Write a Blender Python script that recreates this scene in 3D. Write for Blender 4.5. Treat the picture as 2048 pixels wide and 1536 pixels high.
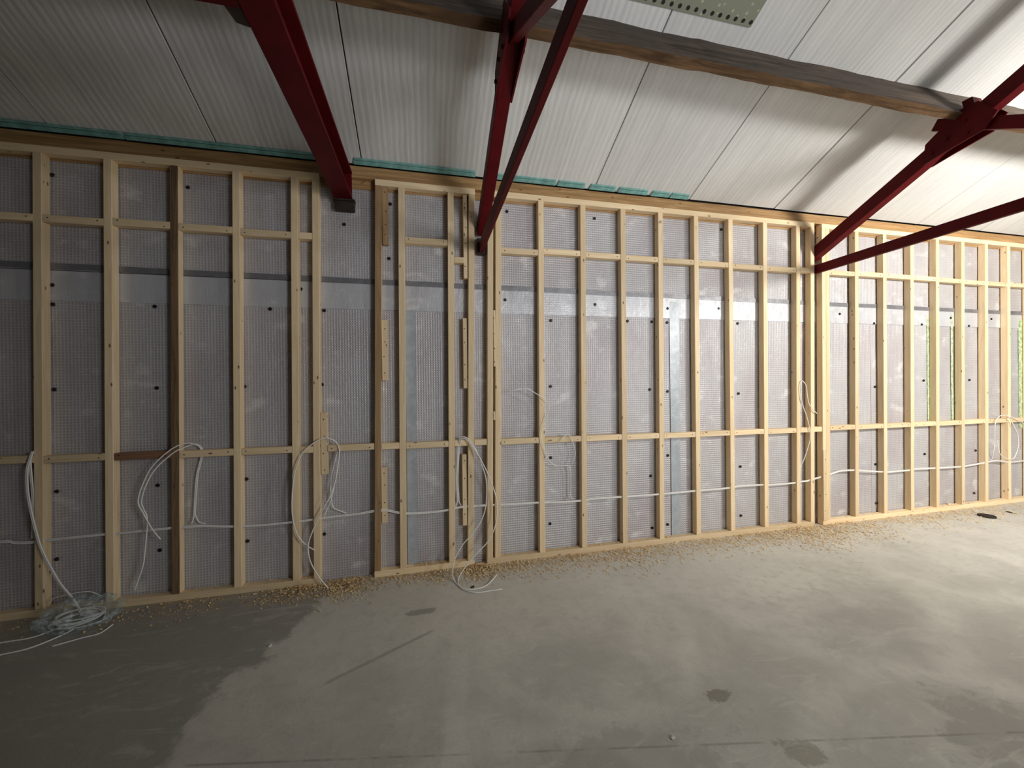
import bpy, bmesh, math, random
from mathutils import Vector, Matrix, noise
random.seed(7)
S = bpy.context.scene
for o in list(bpy.data.objects):
    bpy.data.objects.remove(o)
C = S.collection

# ------------------------------------------------------------------ camera
cam = bpy.data.cameras.new('camera')
cam.sensor_fit = 'HORIZONTAL'; cam.sensor_width = 36.0; cam.lens = 769.0 / 2048.0 * 36.0
cam.clip_start = 0.02
camo = bpy.data.objects.new('camera', cam); C.objects.link(camo)
yaw, pitch, roll = math.radians(12.76), math.radians(-0.16), math.radians(-0.68)
fw = Vector((math.sin(yaw) * math.cos(pitch), math.cos(yaw) * math.cos(pitch), math.sin(pitch)))
rt = Vector((math.cos(yaw), -math.sin(yaw), 0)); up = rt.cross(fw)
r2 = math.cos(roll) * rt + math.sin(roll) * up; u2 = -math.sin(roll) * rt + math.cos(roll) * up
mw = Matrix((r2, u2, -fw)).transposed().to_4x4(); mw.translation = Vector((0, -3.253, 1.552))
camo.matrix_world = mw
S.camera = camo

# ------------------------------------------------------------------ world, lamps, exposure
w = bpy.data.worlds.new('world'); S.world = w; w.use_nodes = True
w.node_tree.nodes['Background'].inputs[0].default_value = (0.75, 0.85, 1.0, 1)
w.node_tree.nodes['Background'].inputs[1].default_value = 0.05

def lamp(name, loc, watts, radius, col):
    l = bpy.data.lights.new(name, 'POINT'); l.energy = watts; l.shadow_soft_size = radius; l.color = col
    o = bpy.data.objects.new(name, l); o.location = loc; C.objects.link(o); return o
def flood(name, loc, aim, watts, cone, radius, col):
    l = bpy.data.lights.new(name, 'SPOT'); l.energy = watts; l.spot_size = math.radians(cone); l.spot_blend = 1.0
    l.shadow_soft_size = radius; l.color = col
    o = bpy.data.objects.new(name, l); o.location = loc; C.objects.link(o)
    o.rotation_euler = (Vector(aim) - Vector(loc)).to_track_quat('-Z', 'Y').to_euler(); return o
WARM, COOL = (1.0, 0.965, 0.895), (0.97, 0.985, 1.0)
lamp('work_lamp', (5.2, -3.4, 2.95), 125, 0.2, WARM)                                            # bare lamp hung by the right truss
flood('work_floodlight', (5.4, -3.5, 2.92), (6.2, 0.0, 2.0), 520, 145, 0.32, WARM)               # its floodlight, turned to the wall
flood('middle_fill', (3.4, -5.6, 2.2), (0.75, 0.0, 1.65), 385, 74, 0.6, COOL)                 # added fill behind the camera, lifts the middle of the view
flood('right_fill', (6.6, -7.4, 2.2), (5.6, 0.0, 2.3), 700, 70, 0.8, (1.0, 0.975, 0.94))                               # added soft fill, lightens the right truss shadow on the ceiling
flood('roof_fill', (2.2, -3.6, 1.2), (1.2, -0.3, 3.6), 100, 92, 1.1, COOL)                # added fill turned up to brighten the ceiling


vs = S.view_settings
vs.view_transform = 'Standard'; vs.look = 'None'; vs.gamma = 1.0; vs.use_curve_mapping = False
vs.exposure = 0.1

# ------------------------------------------------------------------ node helper
class NT:
    def __init__(s, name):
        s.m = bpy.data.materials.new(name); s.m.use_nodes = True
        s.t = s.m.node_tree; s.n = s.t.nodes; s.l = s.t.links
        s.b = s.n['Principled BSDF']
    def set(s, sock, v):
        if hasattr(v, 'is_output'): s.l.new(v, sock)
        elif isinstance(v, (tuple, list)):
            v = tuple(v)
            sock.default_value = (v + (1,)) if len(v) == 3 and len(sock.default_value) == 4 else v
        else: sock.default_value = v
    def math(s, op, a, b=0.0, c=None, clamp=False):
        x = s.n.new('ShaderNodeMath'); x.operation = op; x.use_clamp = clamp
        s.set(x.inputs[0], a); s.set(x.inputs[1], b)
        if c is not None: s.set(x.inputs[2], c)
        return x.outputs[0]
    def vmath(s, op, a, b):
        x = s.n.new('ShaderNodeVectorMath'); x.operation = op
        s.set(x.inputs[0], a); s.set(x.inputs[1], b); return x.outputs[0]
    def coord(s, which='Object'):
        return s.n.new('ShaderNodeTexCoord').outputs[which]
    def pos(s): return s.n.new('ShaderNodeNewGeometry').outputs['Position']
    def sep(s, v):
        x = s.n.new('ShaderNodeSeparateXYZ'); s.set(x.inputs[0], v); return x.outputs
    def scale(s, v, k): return s.vmath('MULTIPLY', v, k)
    def noise(s, v, sc, det=4, rough=0.55, dist=0.0):
        x = s.n.new('ShaderNodeTexNoise'); s.set(x.inputs['Vector'], v)
        x.inputs['Scale'].default_value = sc; x.inputs['Detail'].default_value = det
        x.inputs['Roughness'].default_value = rough; x.inputs['Distortion'].default_value = dist
        return x.outputs[0]
    def vor(s, v, sc):
        x = s.n.new('ShaderNodeTexVoronoi'); s.set(x.inputs['Vector'], v); x.inputs['Scale'].default_value = sc
        return x.outputs['Distance']
    def mix(s, f, a, b, mode='MIX'):
        x = s.n.new('ShaderNodeMix'); x.data_type = 'RGBA'; x.blend_type = mode
        s.set(x.inputs[0], f); s.set(x.inputs[6], a); s.set(x.inputs[7], b); return x.outputs[2]
    def ss(s, v, lo, hi, a=0.0, b=1.0):
        x = s.n.new('ShaderNodeMapRange'); x.interpolation_type = 'SMOOTHSTEP'
        s.set(x.inputs[0], v); s.set(x.inputs[1], lo); s.set(x.inputs[2], hi); s.set(x.inputs[3], a); s.set(x.inputs[4], b)
        return x.outputs[0]
    def bump(s, h, strength, dist):
        x = s.n.new('ShaderNodeBump'); x.inputs['Strength'].default_value = strength
        x.inputs['Distance'].default_value = dist; s.set(x.inputs['Height'], h)
        s.l.new(x.outputs[0], s.b.inputs['Normal']); return x
    def out(s, col=None, rough=None, metal=None, spec=None):
        if col is not None: s.set(s.b.inputs['Base Color'], col)
        if rough is not None: s.set(s.b.inputs['Roughness'], rough)
        if metal is not None: s.set(s.b.inputs['Metallic'], metal)
        if spec is not None: s.set(s.b.inputs['Specular IOR Level'], spec)
        return s.m

def wood(name, axis, light, dark, knot=(0.16, 0.075, 0.03), knots=True):
    m = NT(name); co = m.coord()
    rnd = m.n.new('ShaderNodeObjectInfo').outputs['Random']
    off = m.n.new('ShaderNodeCombineXYZ'); m.set(off.inputs[0], m.math('MULTIPLY', rnd, 37.0)); m.set(off.inputs[2], m.math('MULTIPLY', rnd, 91.0))
    v = m.vmath('ADD', co, off.outputs[0])
    k = (26, 26, 1.1) if axis == 'z' else (1.1, 26, 26)
    g = m.noise(m.scale(v, k), 1.6, 5, 0.6, 1.2)
    k2 = (3, 3, 0.55) if axis == 'z' else (0.55, 3, 3)
    big = m.noise(m.scale(v, k2), 2.0, 2)
    c = m.mix(m.ss(g, 0.34, 0.68), dark, light)
    c = m.mix(m.ss(big, 0.35, 0.75, 0.0, 0.35), c, dark)
    tint = m.math('MULTIPLY_ADD', rnd, 0.26, 0.86)
    tc = m.n.new('ShaderNodeCombineXYZ')
    for i in range(3): m.set(tc.inputs[i], tint)
    c = m.mix(1.0, c, tc.outputs[0], 'MULTIPLY')
    if knots:
        kk = (15, 15, 6.5) if axis == 'z' else (6.5, 15, 15)
        d = m.vor(m.scale(v, kk), 1.0)
        c = m.mix(m.ss(d, 0.05, 0.13, 0.9, 0.0), c, knot)
    m.bump(g, 0.25, 0.002)
    return m.out(c, 0.62, 0.0, 0.3)

PINE_L, PINE_D = (0.93, 0.755, 0.50), (0.82, 0.62, 0.375)
M = {}
M['pine_z'] = wood('pine_upright', 'z', PINE_L, PINE_D)
M['pine_x'] = wood('pine_flat', 'x', PINE_L, PINE_D)
M['brown_z'] = wood('brown_pine_upright', 'z', (0.46, 0.31, 0.17), (0.33, 0.20, 0.10))
M['brown_x'] = wood('brown_pine_flat', 'x', (0.45, 0.25, 0.11), (0.28, 0.14, 0.06))
M['dark_brown_z'] = wood('dark_brown_pine_face', 'z', (0.27, 0.18, 0.10), (0.12, 0.075, 0.042))
M['plate'] = wood('old_plate_timber', 'x', (0.50, 0.31, 0.14), (0.30, 0.17, 0.07))
M['red_x'] = wood('red_brown_pine_flat', 'x', (0.42, 0.23, 0.14), (0.28, 0.14, 0.08))

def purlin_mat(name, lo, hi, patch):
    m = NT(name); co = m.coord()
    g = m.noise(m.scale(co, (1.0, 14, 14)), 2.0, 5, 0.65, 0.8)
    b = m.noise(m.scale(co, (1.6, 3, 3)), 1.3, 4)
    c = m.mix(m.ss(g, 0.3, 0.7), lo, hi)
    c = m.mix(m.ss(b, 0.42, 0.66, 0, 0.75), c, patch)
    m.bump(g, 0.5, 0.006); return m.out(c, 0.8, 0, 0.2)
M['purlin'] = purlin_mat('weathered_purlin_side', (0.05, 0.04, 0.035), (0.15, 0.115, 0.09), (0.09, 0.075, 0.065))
M['purlin_b'] = purlin_mat('lit_purlin_underside', (0.06, 0.034, 0.016), (0.19, 0.11, 0.055), (0.09, 0.05, 0.025))  # brown underside, with light bounced off the floor painted in

def foil_mat(name, base, pink, bub=1.0, metal=0.15, rough=0.42):
    m = NT(name); co = m.coord(); x = m.sep(co)
    f = 2 * math.pi / 0.0205
    sx = m.math('SINE', m.math('MULTIPLY', x[0], f)); sz = m.math('SINE', m.math('MULTIPLY', x[2], f))
    cell = m.math('MAXIMUM', m.math('MULTIPLY', sx, 0.8), sz)
    big = m.noise(m.scale(co, (1.3, 1, 0.9)), 1.5, 4, 0.6)
    cr = m.noise(m.scale(co, (6, 6, 2.2)), 2.0, 5, 0.7, 0.6)
    c = m.mix(m.ss(big, 0.38, 0.68), base, pink)
    c = m.mix(m.math('MULTIPLY', m.ss(cell, 0.0, 0.9, 0.26, 0.0), bub), c, (0.16, 0.15, 0.16))  # shade between the bubbles painted into the colour
    wv = m.noise(m.scale(co, (2.2, 1, 3.4)), 1.8, 4, 0.6)
    c = m.mix(m.ss(wv, 0.56, 0.72, 0, 0.5), c, (0.86, 0.86, 0.85))
    h = m.math('ADD', m.math('MULTIPLY', cell, 0.5 * bub), m.math('MULTIPLY', cr, 1.6))
    m.bump(h, 0.55, 0.006)
    return m.out(c, m.ss(cr, 0.3, 0.7, rough - 0.1, rough + 0.12), metal, 0.5)
M['foil'] = foil_mat('bubble_foil', (0.60, 0.59, 0.605), (0.53, 0.49, 0.51))
M['foil_plain'] = foil_mat('plain_foil', (0.62, 0.63, 0.66), (0.55, 0.54, 0.57), bub=0.12, rough=0.36)

def tape_mat(name, col, rough=0.35, metal=0.4):
    m = NT(name); co = m.coord()
    n = m.noise(co, 9.0, 5, 0.7, 0.5)
    c = m.mix(m.ss(n, 0.35, 0.7), tuple(v * 0.8 for v in col), col)
    m.bump(n, 0.5, 0.008); return m.out(c, rough, metal)
M['tape_dark'] = tape_mat('grey_seam_tape', (0.27, 0.27, 0.29), 0.4, 0.3)
M['tape_blue'] = tape_mat('blue_silver_tape', (0.50, 0.545, 0.59), 0.4, 0.15)

def plain(name, col, rough=0.6, metal=0.0, spec=0.4, var=0.12, sc=12.0):
    m = NT(name); n = m.noise(m.coord(), sc, 4)
    c = m.mix(m.ss(n, 0.3, 0.7), tuple(v * (1 - var) for v in col), tuple(min(1, v * (1 + var)) for v in col))
    return m.out(c, rough, metal, spec)
M['black'] = plain('black_fixing_plastic', (0.012, 0.010, 0.011), 0.5)
M['teal'] = plain('teal_foam', (0.22, 0.46, 0.43), 0.8, var=0.25)
M['green'] = plain('green_board_edge', (0.46, 0.58, 0.36), 0.8, var=0.4, sc=25)
M['cable'] = plain('white_cable_sheath', (0.90, 0.89, 0.86), 0.4, var=0.03)
M['dark_block'] = plain('dark_rusty_steel', (0.035, 0.022, 0.018), 0.75, var=0.3)
M['drain'] = plain('dark_rubber', (0.03, 0.018, 0.014), 0.7)
M['blockwork'] = plain('grey_blockwork', (0.30, 0.29, 0.28), 0.9, var=0.2, sc=3)
M['dim_wall'] = plain('dull_hall_wall', (0.16, 0.155, 0.15), 0.9, var=0.2, sc=2)
M['void'] = plain('dark_roof_void', (0.02, 0.02, 0.02), 0.9)
M['whitechip'] = plain('white_plaster_chip', (0.75, 0.73, 0.68), 0.8)

def red_mat():
    m = NT('dark_red_steel_paint'); co = m.coord()
    n = m.noise(co, 5.0, 5, 0.65)
    c = m.mix(m.ss(n, 0.3, 0.75), (0.085, 0.0025, 0.005), (0.13, 0.0045, 0.008))
    s = m.noise(co, 60, 3)
    c = m.mix(m.ss(s, 0.66, 0.76, 0, 0.4), c, (0.06, 0.02, 0.015))
    m.bump(n, 0.1, 0.003); return m.out(c, 0.55, 0.0, 0.16)
M['red'] = red_mat()

def ceil_mat():
    m = NT('white_fleece_ceiling_sheet'); p = m.coord()
    rnd = m.n.new('ShaderNodeObjectInfo').outputs['Random']
    streak = m.noise(m.scale(p, (22, 0.7, 0.7)), 1.0, 4, 0.6, 0.3)
    fine = m.noise(m.scale(p, (60, 9, 9)), 1.0, 3, 0.6)
    blot = m.noise(p, 1.6, 4); px_ = m.sep(p)[0]
    rib = m.math('SINE', m.math('ADD', m.math('MULTIPLY', px_, 2 * math.pi / 0.043), m.math('MULTIPLY', m.noise(m.scale(p, (3, 1.5, 1.5)), 1.5, 3), 7.0)))
    c = m.mix(m.ss(streak, 0.3, 0.7), (0.73, 0.735, 0.73), (0.82, 0.82, 0.805))
    c = m.mix(m.ss(fine, 0.3, 0.75, 0.14, 0.0), c, (0.5, 0.5, 0.5))
    c = m.mix(m.ss(blot, 0.45, 0.75, 0, 0.25), c, (0.62, 0.61, 0.59))
    tint = m.math('MULTIPLY_ADD', rnd, 0.1, 0.93); tc = m.n.new('ShaderNodeCombineXYZ')
    for i in range(3): m.set(tc.inputs[i], tint)
    c = m.mix(1.0, c, tc.outputs[0], 'MULTIPLY')
    h = m.math('ADD', m.math('ADD', streak, m.math('MULTIPLY', fine, 0.5)), m.math('MULTIPLY', rib, 0.2))
    c = m.mix(m.ss(rib, -1.0, 0.2, 0.07, 0.0), c, (0.45, 0.45, 0.45))
    m.bump(h, 0.36, 0.008); return m.out(c, 0.6, 0.0, 0.35)
M['ceiling'] = ceil_mat()

def floor_mat():
    m = NT('bare_concrete_screed'); p = m.pos(); x = m.sep(p)
    X, Y = x[0], x[1]
    n1 = m.noise(p, 1.1, 5, 0.6, 0.4); n2 = m.noise(p, 4.0, 5, 0.65, 0.6); n3 = m.noise(p, 55, 4, 0.7); n4 = m.noise(p, 13, 5, 0.7)
    c = m.mix(m.ss(n1, 0.3, 0.72), (0.50, 0.485, 0.435), (0.62, 0.60, 0.545))
    c = m.mix(m.ss(n2, 0.42, 0.72, 0, 0.45), c, (0.68, 0.66, 0.60))
    c = m.mix(m.ss(n3, 0.55, 0.8, 0, 0.35), c, (0.34, 0.325, 0.29))
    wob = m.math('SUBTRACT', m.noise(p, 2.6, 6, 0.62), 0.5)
    # pours of differing tone, with light falloff painted in: paler near wall, darker outward
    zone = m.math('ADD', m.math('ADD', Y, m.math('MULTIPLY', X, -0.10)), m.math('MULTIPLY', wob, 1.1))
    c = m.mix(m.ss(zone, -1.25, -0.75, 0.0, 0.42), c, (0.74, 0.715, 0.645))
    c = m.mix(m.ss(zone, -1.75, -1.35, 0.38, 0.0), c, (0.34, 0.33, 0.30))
    def ring(cx, cy, r, wd, f, col, c):
        dx = m.math('SUBTRACT', X, cx); dy = m.math('SUBTRACT', Y, cy)
        d = m.math('SQRT', m.math('ADD', m.math('MULTIPLY', dx, dx), m.math('MULTIPLY', dy, dy)))
        d = m.math('ABSOLUTE', m.math('ADD', m.math('SUBTRACT', d, r), m.math('MULTIPLY', wob, 0.22)))
        k = m.math('MULTIPLY', m.ss(d, 0.0, wd, f, 0.0), m.ss(n2, 0.3, 0.55, 0.35, 1.0))
        return m.mix(k, c, col)
    # trowel and float marks left in the screed
    for a in ((0.95, -1.0, 0.63, 0.10), (2.7, -1.0, 0.75, 0.16), (4.2, -0.9, 0.6, 0.14), (2.2, -2.6, 0.9, 0.12), (0.3, -2.3, 0.7, 0.1), (3.6, -2.2, 0.9, 0.2)):
        c = ring(*a, 0.4, (0.70, 0.68, 0.61), c)
    def blob(cx, cy, rx, ry, f, col, c, soft=0.5):
        dx = m.math('DIVIDE', m.math('SUBTRACT', X, cx), rx); dy = m.math('DIVIDE', m.math('SUBTRACT', Y, cy), ry)
        d = m.math('SQRT', m.math('ADD', m.math('MULTIPLY', dx, dx), m.math('MULTIPLY', dy, dy)))
        d = m.math('ADD', d, m.math('ADD', m.math('MULTIPLY', wob, 2.4), m.math('MULTIPLY', m.math('SUBTRACT', n4, 0.5), 2.6)))
        return m.mix(m.ss(d, 1.0 - soft, 1.0, f, 0.0), c, col)
    c = blob(0.85, -1.15, 0.5, 0.36, 0.22, (0.38, 0.36, 0.33), c, 0.6)
    c = blob(0.7, -1.9, 0.55, 0.25, 0.5, (0.33, 0.315, 0.285), c)
    c = blob(2.9, -1.35, 0.5, 0.16, 0.35, (0.36, 0.345, 0.31), c, 0.7)
    c = blob(2.5, -2.15, 0.5, 0.28, 0.6, (0.30, 0.285, 0.26), c, 0.6)
    c = blob(1.40, -1.63, 0.075, 0.035, 0.6, (0.16, 0.14, 0.10), c, 0.3)
    c = blob(1.52, -1.96, 0.085, 0.06, 0.5, (0.18, 0.16, 0.11), c, 0.3)
    c = blob(-0.02, -0.56, 0.10, 0.035, 0.6, (0.2, 0.19, 0.17), c)
    c = blob(2.6, -0.85, 0.7, 0.2, 0.5, (0.74, 0.72, 0.63), c, 0.8)
    # pale strip running out from the wall between two pours
    d = m.math('ADD', m.math('SUBTRACT', X, m.math('MULTIPLY_ADD', Y, 0.095, 0.265)), m.math('MULTIPLY', wob, 0.09))
    c = m.mix(m.ss(m.math('ABSOLUTE', d), 0.03, 0.075, 0.45, 0.0), c, (0.68, 0.66, 0.60))
    # darker floor at the left end, with a ragged edge
    e = m.math('ADD', m.math('ADD', m.math('ADD', X, 0.63), m.math('MULTIPLY', Y, -0.32)), m.math('MULTIPLY', wob, 0.75))
    c = m.mix(m.ss(e, -0.05, 0.02, 0.62, 0.0), c, (0.19, 0.185, 0.165))
    # scored line
    s = m.math('ABSOLUTE', m.math('ADD', m.math('ADD', Y, 1.612), m.math('MULTIPLY', X, 0.196)))
    c = m.mix(m.math('MULTIPLY', m.ss(s, 0.002, 0.008, 0.5, 0.0), m.ss(n2, 0.4, 0.55)), c, (0.2, 0.185, 0.16))
    s2 = m.math('ABSOLUTE', m.math('ADD', m.math('ADD', Y, 0.80), m.math('MULTIPLY', X, -0.55)))
    near = m.math('MULTIPLY', m.ss(X, -0.55, -0.5), m.ss(X, 0.0, 0.05, 1.0, 0.0))
    c = m.mix(m.math('MULTIPLY', m.ss(s2, 0.006, 0.022, 0.45, 0.0), near), c, (0.2, 0.19, 0.17))
    # saw dust trodden in along the base of the frames
    sd = m.math('MULTIPLY', m.ss(Y, -0.34, 0.0), m.ss(n2, 0.38, 0.62))
    c = m.mix(m.math('MULTIPLY', sd, 0.55), c, (0.55, 0.41, 0.22))
    c = m.mix(m.ss(n4, 0.45, 0.75, 0.0, 0.30), c, (0.36, 0.345, 0.31))
    c = m.mix(m.ss(m.noise(m.scale(p, (1.0, 2.6, 1)), 3.2, 5, 0.7, 1.5), 0.52, 0.7, 0.0, 0.32), c, (0.72, 0.70, 0.63))
    h = m.math('ADD', m.math('MULTIPLY', n2, 1.2), m.math('MULTIPLY', n3, 0.35))
    m.bump(h, 0.35, 0.012)
    return m.out(c, m.ss(n2, 0.3, 0.7, 0.62, 0.85), 0.0, 0.3)
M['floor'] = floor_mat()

def roof_sheet_mat():
    m = NT('grey_green_speckled_sheet'); p = m.coord()
    v = m.vor(p, 22.0)
    c = m.mix(m.ss(v, 0.12, 0.25, 0.7, 0.0), (0.27, 0.285, 0.215), (0.55, 0.56, 0.44))
    return m.out(c, 0.6)
M['sheet'] = roof_sheet_mat()

def shav_mat():
    m = NT('pine_shavings'); r = m.n.new('ShaderNodeNewGeometry').outputs['Random Per Island']
    c = m.mix(r, (0.62, 0.40, 0.18), (0.95, 0.76, 0.46)); return m.out(c, 0.8, 0, 0.2)
M['shavings'] = shav_mat()

def film_mat():
    m = NT('clear_plastic_film'); n = m.noise(m.coord(), 14, 5, 0.7, 0.8)
    tr = m.n.new('ShaderNodeBsdfTransparent'); tr.inputs[0].default_value = (0.93, 0.96, 0.97, 1)
    m.set(m.b.inputs['Base Color'], (0.78, 0.86, 0.88)); m.b.inputs['Roughness'].default_value = 0.1
    m.b.inputs['Specular IOR Level'].default_value = 1.0
    mx = m.n.new('ShaderNodeMixShader'); m.set(mx.inputs[0], m.ss(n, 0.45, 0.68, 0.08, 0.6))
    m.l.new(tr.outputs[0], mx.inputs[1]); m.l.new(m.b.outputs[0], mx.inputs[2])
    m.l.new(mx.outputs[0], m.n['Material Output'].inputs[0])
    m.bump(n, 0.8, 0.02); return m.m
M['film'] = film_mat()

# ------------------------------------------------------------------ geometry helpers
def link(name, me, mat=None, parent=None, loc=(0, 0, 0)):
    if mat is not None: me.materials.append(M[mat] if isinstance(mat, str) else mat)
    o = bpy.data.objects.new(name, me); C.objects.link(o); o.location = loc
    if parent is not None: o.parent = parent
    return o

def tag(o, label, cat=None, group=None, kind=None):
    if label: o['label'] = label
    if cat: o['category'] = cat
    if group: o['group'] = group
    if kind: o['kind'] = kind
    return o

def root(name, loc, label, cat, group=None):
    o = bpy.data.objects.new(name, None); C.objects.link(o); o.location = loc; o.empty_display_size = 0.1
    return tag(o, label, cat, group)

def hexa(pts, bevel=0.002, center=None):
    """closed six-sided solid: pts = 4 bottom corners then 4 top corners, both anticlockwise seen from above"""
    bm = bmesh.new(); c = Vector(center) if center is not None else sum((Vector(p) for p in pts), Vector()) / 8
    v = [bm.verts.new(Vector(p) - c) for p in pts]
    for f in ((3, 2, 1, 0), (4, 5, 6, 7), (0, 1, 5, 4), (1, 2, 6, 5), (2, 3, 7, 6), (3, 0, 4, 7)):
        bm.faces.new([v[i] for i in f])
    if bevel: bmesh.ops.bevel(bm, geom=bm.edges[:], offset=bevel, segments=1, affect='EDGES')
    bmesh.ops.recalc_face_normals(bm, faces=bm.faces[:])
    me = bpy.data.meshes.new('solid'); bm.to_mesh(me); bm.free(); return me, c

def box(name, x0, x1, y0, y1, z0, z1, mat, parent=None, bevel=0.002, shear=(0, 0)):
    """axis box in world metres; shear moves the top in X / Y"""
    sx, sy = shear
    pts = [(x0, y0, z0), (x1, y0, z0), (x1, y1, z0), (x0, y1, z0),
           (x0 + sx, y0 + sy, z1), (x1 + sx, y0 + sy, z1), (x1 + sx, y1 + sy, z1), (x0 + sx, y1 + sy, z1)]
    me, c = hexa(pts, bevel)
    if parent is not None: c = c - parent.location
    return link(name, me, mat, parent, c)

def bar(name, p0, p1, wx, h, mat, parent=None, bevel=0.003):
    """straight member lying in a plane of constant X, from p0 to p1 (its axis), wx wide along X, h deep"""
    p0, p1 = Vector(p0), Vector(p1); d = (p1 - p0).normalized(); n = Vector((1, 0, 0)).cross(d)
    if n.z < 0: n = -n
    a, b = Vector((wx / 2, 0, 0)), n * (h / 2)
    pts = [p0 - a - b, p0 + a - b, p1 + a - b, p1 - a - b, p0 - a + b, p0 + a + b, p1 + a + b, p1 - a + b]
    me, c = hexa(pts, bevel)
    if parent is not None: c = c - parent.location
    return link(name, me, mat, parent, c)

def spline(pts, n=8):
    P = [Vector(p) for p in pts]; out = []
    for i in range(len(P) - 1):
        a, b, c, d = P[max(i - 1, 0)], P[i], P[i + 1], P[min(i + 2, len(P) - 1)]
        for k in range(n):
            t = k / n
            out.append(0.5 * ((2 * b) + (c - a) * t + (2 * a - 5 * b + 4 * c - d) * t * t + (3 * b - a - 3 * c + d) * t ** 3))
    out.append(P[-1]); return out

def tube_mesh(pts, r, sides=7):
    vs_, fs = [], []; t0 = (pts[1] - pts[0]).normalized(); nrm = t0.orthogonal().normalized()
    for i, p in enumerate(pts):
        t = (pts[min(i + 1, len(pts) - 1)] - pts[max(i - 1, 0)])
        t = t.normalized() if t.length > 1e-9 else t0
        nrm = (nrm - t * nrm.dot(t)); nrm = nrm.normalized() if nrm.length > 1e-6 else t.orthogonal().normalized()
        bn = t.cross(nrm)
        for k in range(sides):
            a = 2 * math.pi * k / sides; vs_.append(p + nrm * (r * math.cos(a)) + bn * (r * math.sin(a)))
    N = len(pts)
    for i in range(N - 1):
        for k in range(sides):
            k2 = (k + 1) % sides
            fs.append((i * sides + k, i * sides + k2, (i + 1) * sides + k2, (i + 1) * sides + k))
    fs.append(tuple(range(sides - 1, -1, -1))); fs.append(tuple((N - 1) * sides + k for k in range(sides)))
    me = bpy.data.meshes.new('tube'); me.from_pydata([tuple(v) for v in vs_], [], fs)
    for p in me.polygons: p.use_smooth = True
    me.update(); return me

def cable(name, pts, label, group=None, r=0.0045, n=8):
    sp = spline(pts, n); base = sp[0].copy(); base.z = min(p.z for p in sp)
    me = tube_mesh([p - base for p in sp], r)
    return tag(link(name, me, 'cable', None, base), label, 'cable', group)

# ------------------------------------------------------------------ the room
SLOPE = 0.475; ZC = 3.32                       # ceiling underside: z = ZC - SLOPE * Y
X0, X1, YB, YR = -7.0, 12.0, -9.4, -4.7        # room extents, back wall, ridge
def struct(o): o['kind'] = 'structure'; return o
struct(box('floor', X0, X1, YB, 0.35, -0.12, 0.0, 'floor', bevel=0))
struct(box('wall_back', X0, X1, 0.09, 0.35, 0.0, 3.2, 'blockwork', bevel=0))
struct(box('wall_left', X0 - 0.2, X0, YB, 0.35, 0, 6.0, 'dim_wall', bevel=0))
struct(box('wall_right', X1, X1 + 0.2, YB, 0.35, 0, 6.0, 'dim_wall', bevel=0))
struct(box('wall_front', X0, X1, YB - 0.2, YB, 0, 3.4, 'dim_wall', bevel=0))
def zc(y): return ZC - SLOPE * y
def slab(name, x0, x1, ya, yb, off0, off1, mat, parent=None, bevel=0.0):
    """slab parallel to the ceiling slope between ya (low) and yb (high); offsets are measured up from the underside"""
    nx = Vector((0, SLOPE, 1)).normalized()
    def P(x, y, o): return Vector((x, y, zc(y))) + nx * o
    pts = [P(x0, yb, off0), P(x1, yb, off0), P(x1, ya, off0), P(x0, ya, off0), P(x0, yb, off1), P(x1, yb, off1), P(x1, ya, off1), P(x0, ya, off1)]
    me, c = hexa(pts, bevel)
    if parent is not None: c = c - parent.location
    return link(name, me, mat, parent, c)
ceil_ = struct(slab('ceiling', X0, X1, 0.35, YR, 0.02, 0.12, 'void'))
o = slab('ceiling_far_slope', X0, X1, 0.35, YR, 0.0, 0.1, 'dim_wall')
o.scale = (1, -1, 1); o.location.y = 2 * YR - o.location.y; struct(o); o.name = 'ceiling_far'
# ceiling sheets with open joints, one metre wide
k = -8
while 0.53 + k < X1 - 0.2:
    a, b = max(0.53 + k, X0 + 0.01), min(0.53 + k + 1, X1 - 0.01)
    if b > a + 0.05:
        lap = 0.006 * ((k * 7) % 3) / 2
        p = slab('panel', a + 0.004, b - 0.004, 0.015, YR + 0.01, 0.0 + lap * 0.6, 0.016 + lap * 0.6, 'ceiling', ceil_, 0.003)
    k += 1

# old timber wall plate behind the head of the frames
def rough_beam(name, prof, x0, x1, n, mat, jit, seed):
    """long timber along X with slightly uneven arrises; prof = list of (y,z)"""
    vs_, fs = [], []; m = len(prof); cy = sum(p[0] for p in prof) / m; cz = sum(p[1] for p in prof) / m
    cx = (x0 + x1) / 2
    for i in range(n + 1):
        x = x0 + (x1 - x0) * i / n
        for j, (y, z) in enumerate(prof):
            a = noise.noise(Vector((x * 2.3, j * 7.1 + seed, 0))) + 0.5 * noise.noise(Vector((x * 9.0, j * 3.3 + seed, 5)))
            b = noise.noise(Vector((x * 2.1, j * 5.7 + seed, 9))) + 0.5 * noise.noise(Vector((x * 8.0, j * 4.3 + seed, 2)))
            vs_.append((x - cx, y - cy + a * jit, z - cz + b * jit))
    for i in range(n):
        for j in range(m):
            j2 = (j + 1) % m; fs.append((i * m + j, i * m + j2, (i + 1) * m + j2, (i + 1) * m + j))
    fs.append(tuple(range(m - 1, -1, -1))); fs.append(tuple(n * m + j for j in range(m)))
    me = bpy.data.meshes.new(name); me.from_pydata(vs_, [], fs); me.update()
    bm = bmesh.new(); bm.from_mesh(me); bmesh.ops.recalc_face_normals(bm, faces=bm.faces[:]); bm.to_mesh(me); bm.free()
    return link(name, me, mat, None, (cx, cy, cz))
o = rough_beam('trim_1', [(0.066, 3.14), (0.16, 3.14), (0.16, 3.262), (0.022, 3.302), (0.022, 3.208), (0.066, 3.208)], -6.5, 11.5, 160, 'plate', 0.003, 3)
struct(o)

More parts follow.
